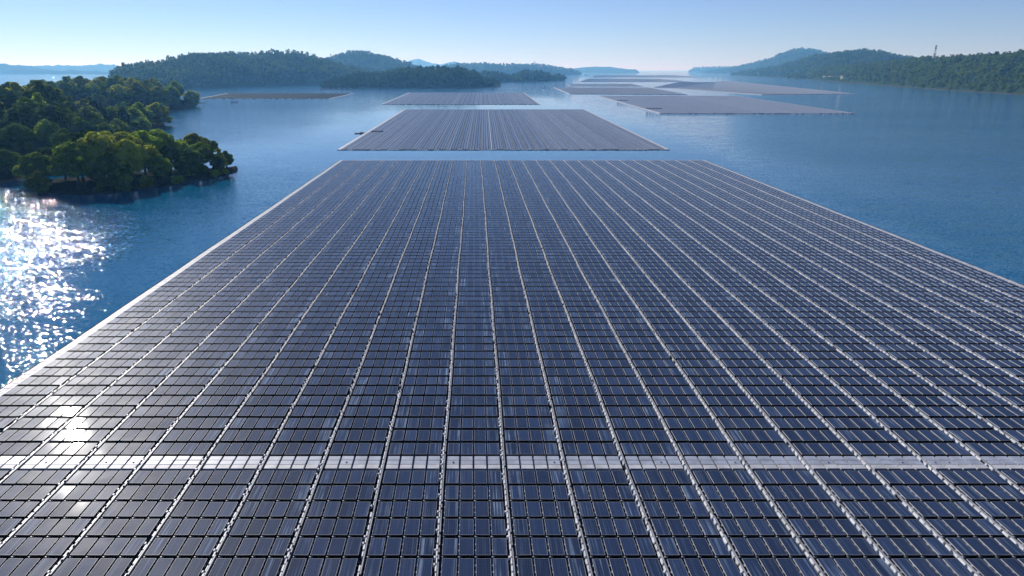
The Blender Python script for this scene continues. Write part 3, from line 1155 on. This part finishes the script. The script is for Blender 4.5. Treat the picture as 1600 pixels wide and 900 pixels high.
hillC = Land('distant_hill', [(-260, 116.2), (0, 116.2), (190, 116.2), (330, 116.2)], [(-260, 94), (-60, 96), (0, 98), (20, 101.5), (50, 103), (75, 109), (110, 112), (330, 115)], 500, 300, 0,
             'pale distant hills at the far left horizon', 'land_far', 90, 10, 19, 14)
hillD = Land('distant_hill', [(-100, 114.4), (0, 114.4), (190, 114.4), (330, 114.4)], [(-100, 106), (0, 104), (60, 102), (100, 103.5), (130, 102), (160, 101.5), (185, 103), (330, 107)], 600, 400, 0,
             'palest low hills behind the distant left hills', 'land_far', 90, 10, 23, 22)
hillE = Land('distant_mountain', [(560, 112.8), (700, 112.8), (760, 112.8)], [(560, 108), (610, 104), (640, 95), (654, 91.5), (668, 97), (690, 101), (706, 97), (712, 96.5), (730, 102), (760, 110)], 700, 500, 0,
             'faint blue mountain peaks above the island', 'land_far', 90, 10, 27, 12)
hillF = Land('distant_hill', [(880, 113.6), (920, 113.6), (1000, 113.6)], [(880, 109.5), (905, 106), (925, 104), (950, 104.5), (970, 107), (1000, 110)], 900, 500, 0,
             'faintest hills over the open water at the horizon', 'land_far', 60, 10, 29, 8)

# right shore: three ranges, nearest on the right
rA = Land('wooded_shore', [(1228, 123), (1260, 124), (1290, 126.3), (1330, 129.5), (1400, 134.8), (1450, 138.5), (1520, 143), (1600, 147.5), (1760, 156)],
          [(1228, 120), (1250, 112), (1275, 105), (1310, 101), (1350, 98.5), (1385, 96), (1420, 93), (1440, 91.5), (1480, 89), (1530, 85), (1570, 82), (1600, 80), (1760, 74)],
          [(1228, 40), (1300, 150), (1440, 230), (1760, 260)], [(1228, 20), (1440, 150), (1760, 150)], 11,
          'wooded right shore with a pale rocky waterline', 'land_far', 170, 30, 33, 6)


def clearing(u, v):
    return not (1283 < u < 1317 and v < 0.22 and v > 0.05)


far_wood('wood', rA, 8.6, (9, 14), 'dark green forest on the nearest right shore', PA, 61, 1.08, 1230, 1640, clearing)
rB = Land('wooded_hill', [(1140, 117.6), (1170, 119), (1200, 120.5), (1240, 122.3), (1300, 124.5), (1400, 126), (1520, 127)],
          [(1140, 114), (1160, 111), (1190, 106), (1220, 100), (1250, 90), (1290, 83), (1320, 79), (1345, 77), (1370, 79), (1390, 85), (1420, 88), (1450, 92), (1520, 98)],
          [(1140, 60), (1250, 330), (1350, 520), (1520, 420)], 200, 12, 'wooded hill with a flat summit behind the right shore', 'land_far', 120, 24, 37, 8)
far_wood('wood', rB, 11.5, (10, 15), 'blue green forest on the flat-topped right hill', PB, 67, 1.06, 1142, 1500)
rC = Land('wooded_hill', [(1095, 114.2), (1120, 114.6), (1170, 116), (1230, 117.2), (1330, 118), (1400, 118)],
          [(1095, 112), (1110, 109), (1140, 106), (1165, 101), (1195, 94), (1215, 84), (1230, 79), (1248, 76), (1265, 78), (1290, 84), (1330, 92), (1400, 100)],
          [(1095, 100), (1170, 400), (1250, 700), (1400, 500)], 300, 12, 'hazier wooded hill behind the flat-topped one', 'land_far', 110, 20, 41, 10)
far_wood('wood', rC, 17, (13, 19), 'hazy forest on the hill farthest right', PB, 71, 1.05, 1098, 1380)
rD = Land('wooded_point', [(1076, 112.9), (1084, 113.0), (1120, 113.2), (1160, 113.4)], [(1076, 110), (1080, 107), (1095, 105.5), (1115, 104.5), (1140, 105), (1160, 108)], 250, 200, 8,
          'low wooded point at the mouth of the lake', 'land_far', 50, 8, 43, 4)
far_wood('wood', rD, 26, (16, 22), 'thin line of trees on the low lake-mouth point', PB, 73, 1.0)


# ------------------------------------------------------------------ small things
def surf(land, u, v):
    return land.point(u, v)


# sandy clearing on the right shore
V, F = [], []
nu, nv = 10, 6
for j in range(nv):
    for i in range(nu):
        x, y, z = rA.point(1284 + 32 * i / (nu - 1), 0.05 + 0.17 * j / (nv - 1))
        V.append((x, y, z + 0.5))
F = np.array([(j * nu + i, j * nu + i + 1, (j + 1) * nu + i + 1, (j + 1) * nu + i) for j in range(nv - 1) for i in range(nu - 1)])
tag(link('clearing', mesh_np('clearing', V, F, [M['clearing']], smooth=True)), 'dry grassy clearing above the right shore', kind='structure')


def lattice_mast(px, py_top, land, v, wbase, label, bands, lean=0.0):
    x, y, z = land.point(px, v)
    top = at(px, py_top, y)[2]
    h = top - z
    root = tag(empty('lattice_mast', (x, y, z)), label, 'mast')
    nseg = 9
    lv = [h * i / nseg for i in range(nseg + 1)]
    hw = lambda t: wbase * (0.5 - 0.33 * t / h)
    for s0 in range(bands):
        g = MB()
        a, b = int(nseg * s0 / bands), int(nseg * (s0 + 1) / bands)
        rr = wbase * 0.055
        for i in range(a, b):
            z0, z1 = lv[i], lv[i + 1]
            c0, c1 = hw(z0), hw(z1)
            cs = [(-1, -1), (1, -1), (1, 1), (-1, 1)]
            for k in range(4):
                k2 = (k + 1) % 4
                p0, p1 = cs[k], cs[k2]
                g.tube([(p0[0] * c0, p0[1] * c0, z0), (p0[0] * c1, p0[1] * c1, z1)], [rr, rr], 4)
                g.tube([(p0[0] * c0, p0[1] * c0, z0), (p1[0] * c1, p1[1] * c1, z1)], [rr * 0.7] * 2, 4)
                g.tube([(p1[0] * c0, p1[1] * c0, z0), (p0[0] * c1, p0[1] * c1, z1)], [rr * 0.7] * 2, 4)
        m = M['paint_red'] if s0 % 2 == 0 else M['paint_white']
        g.build('mast_section', [m], root)
    g = MB()
    t = hw(h)
    g.box(-t * 2, t * 2, -t * 2, t * 2, h, h + 0.4)
    g.tube([(0, 0, h + 0.4), (0, 0, h + wbase * 0.6)], [0.14, 0.05], 5)
    g.build('antenna_platform', [M['steel']], root)
    return root


lattice_mast(1450, 71, rA, 0.98, 4.0, 'tall red and white lattice mast on the right ridge', 5)
lattice_mast(519, 84, hillB, 0.95, 5.0, 'thin lattice antenna on the saddle of the left hills', 3)
lattice_mast(835, 96, isl3, 0.9, 9.0, 'short stubby mast on the long low ridge', 3)

# little equipment hut beside the right mast
x, y, z = rA.point(1442, 0.99)
root = tag(empty('hut', (x, y, z + 7)), 'small grey equipment hut beside the red and white mast', 'hut')
g = MB(); g.box(-4, 4, -3, 3, -8, 4); g.build('wall', [M['steel']], root)
g = MB(); g.box(-4.6, 4.6, -3.6, 3.6, 4.003, 4.8, 0, 0.8); g.build('roof', [M['roof']], root)
# white house on the shoulder of the far left hill
x, y, z = hillB.point(641, 0.9)
root = tag(empty('house', (x, y, z + 6)), 'small white house on the shoulder of the left hill above the island', 'house')
g = MB(); g.box(-8, 8, -5, 5, -8, 5); g.build('wall', [M['paint_white']], root)
g = MB(); g.hexa([(-9, -6, 5.003), (9, -6, 5.003), (9, 6, 5.003), (-9, 6, 5.003), (-8.5, -0.1, 9), (8.5, -0.1, 9), (8.5, 0.1, 9), (-8.5, 0.1, 9)]); g.build('roof', [M['roof']], root)


def boat(px, py, L, label, rz, cabin=True):
    x, y = gp(px, py)
    root = tag(empty('boat', (x, y, 0), rz), label, 'boat', 'boats on the lake')
    W = L * 0.3
    st = [(-L / 2, 0.85), (-L * 0.2, 1.0), (L * 0.15, 0.95), (L * 0.36, 0.6), (L / 2, 0.06)]
    v, f = [], []
    for (xx, k) in st:
        hgt = L * (0.10 + (0.05 if k < 0.5 else 0))
        for (yy, zz) in ((-W / 2 * k, hgt), (-W / 2 * k * 0.7, -L * 0.03), (W / 2 * k * 0.7, -L * 0.03), (W / 2 * k, hgt)):
            v.append((xx, yy, zz))
    for i in range(len(st) - 1):
        for j in range(3):
            f.append([i * 4 + j, (i + 1) * 4 + j, (i + 1) * 4 + j + 1, i * 4 + j + 1])
        f.append([i * 4 + 0, i * 4 + 3, (i + 1) * 4 + 3, (i + 1) * 4 + 0])
    f.append([0, 1, 2, 3])
    link('hull', mesh_np('hull', v, f, [M['hull']]), root)
    if cabin:
        g = MB()
        g.box(-L * 0.3, L * 0.02, -W * 0.32, W * 0.32, L * 0.11, L * 0.26, 0, L * 0.02)
        g.build('cabin', [M['paint_white']], root)
    else:
        g = MB()
        for xx in (-0.25, 0.05):
            g.box(L * xx, L * (xx + 0.06), -W * 0.42, W * 0.42, L * 0.104, L * 0.12)
        g.build('bench', [M['timber']], root)
    return root


boat(366, 159.6, 6.5, 'dark open boat on the water right of the headland tip', R(5), False)
boat(850, 137.4, 7.0, 'small boat with a cabin off the spit, left of the thin array', R(30))
boat(894.5, 119.6, 14.0, 'dark boat with a cabin just off the tip of the spit', R(70))
boat(916, 117.4, 16.0, 'most distant boat, alone on open water right of the ridge', R(-20))

# jetty at the headland tip
xa, ya = gp(311.5, 161.5)
xb, yb = gp(320.5, 161.5)
root = tag(empty('jetty', (xa, ya, 0)), 'short timber jetty at the tip of the left headland', 'jetty')
g = MB(); g.box(-3, xb - xa, -1, 1, 0.9, 1.15); g.build('deck', [M['timber']], root)
for k in range(3):
    g = MB()
    xx = (xb - xa) * (0.3 + 0.33 * k)
    g.tube([(xx, -0.8, -1), (xx, -0.8, 0.9)], [0.16, 0.16], 6)
    g.tube([(xx, 0.8, -1), (xx, 0.8, 0.9)], [0.16, 0.16], 6)
    g.build('pile', [M['timber']], root)

# row of raft sheds moored under the island's left end
for k in range(6):
    px = 504 + 8.6 * k
    x, y = gp(px, 139.7)
    root = tag(empty('raft', (x, y, 0)), 'dark moored raft below the island end, %s in its row from the left' % ordinal(k + 1), 'raft', 'moored rafts below the island')
    g = MB(); g.box(-3.6, 3.6, -2.5, 2.5, -0.2, 0.5); g.build('deck', [M['timber']], root)
    g = MB(); g.box(-2.6, 2.2, -1.6, 1.6, 0.503, 1.6 + 0.5 * (k % 2), 0, 0.3); g.build('shed', [M['steel']], root)

# work barge at the left edge of the second array
x, y = gp(566, 208.6)
root = tag(empty('work_barge', (x - 0.8, y, 0)), 'flat brown work barge moored at the left edge of the second array', 'barge')
root.scale = (0.9, 0.9, 0.6)
g = MB(); g.box(-2.9, 2.6, -1.4, 1.4, -0.2, 0.5, 0, 0.06); g.build('hull', [M['timber']], root)
g = MB(); g.box(-0.2, 1.6, -0.9, 0.9, 0.503, 1.1, 0, 0.1); g.build('cabin', [M['steel']], root)
g = MB(); g.tube([(-2.3, 0, 0.5), (-2.3, 0, 1.3)], [0.06, 0.04], 6); g.build('bollard', [M['steel']], root)


def box_row(px0, px1, py, n, label, who, hgt=1.1):
    for k in range(n):
        px = px0 + (px1 - px0) * (k + 0.5) / n
        x, y = gp(px, py, 0.4)
        wd = (px1 - px0) / n / FPX * y * 0.34
        root = tag(empty('equipment_cabinet', (x, y, 0.34)), label % ordinal(k + 1), 'cabinet', who)
        g = MB(); g.box(-wd, wd, -0.6, 0.6, 0, hgt, 0, 0.05); g.build('housing', [M['steel']], root)
        g = MB(); g.box(-wd * 1.08, wd * 1.08, -0.7, 0.7, hgt + 0.003, hgt + 0.12); g.build('lid', [M['hull']], root)


box_row(580, 599, 205.3, 4, 'grey inverter cabinet on the second array beside the barge, %s from the left', 'cabinets on the second array', 0.35)
box_row(964, 981, 157.2, 4, 'dark inverter cabinet on the upper left of the right array, %s from the left', 'cabinets on the right array', 0.5)
box_row(1009, 1034, 169.8, 5, 'dark inverter cabinet on the lower left of the right array, %s from the left', 'cabinets on the right array', 0.5)

# ------------------------------------------------------------------ render settings
scene.view_settings.view_transform = 'Standard'
scene.view_settings.look = 'None'
scene.view_settings.exposure = 0.36
scene.view_settings.gamma = 1.0
scene.view_settings.use_curve_mapping = False
cy = scene.cycles
cy.max_bounces = 6
cy.diffuse_bounces = 2
cy.glossy_bounces = 3
cy.transmission_bounces = 3
cy.volume_bounces = 1
cy.transparent_max_bounces = 4
cy.sample_clamp_indirect = 6.0
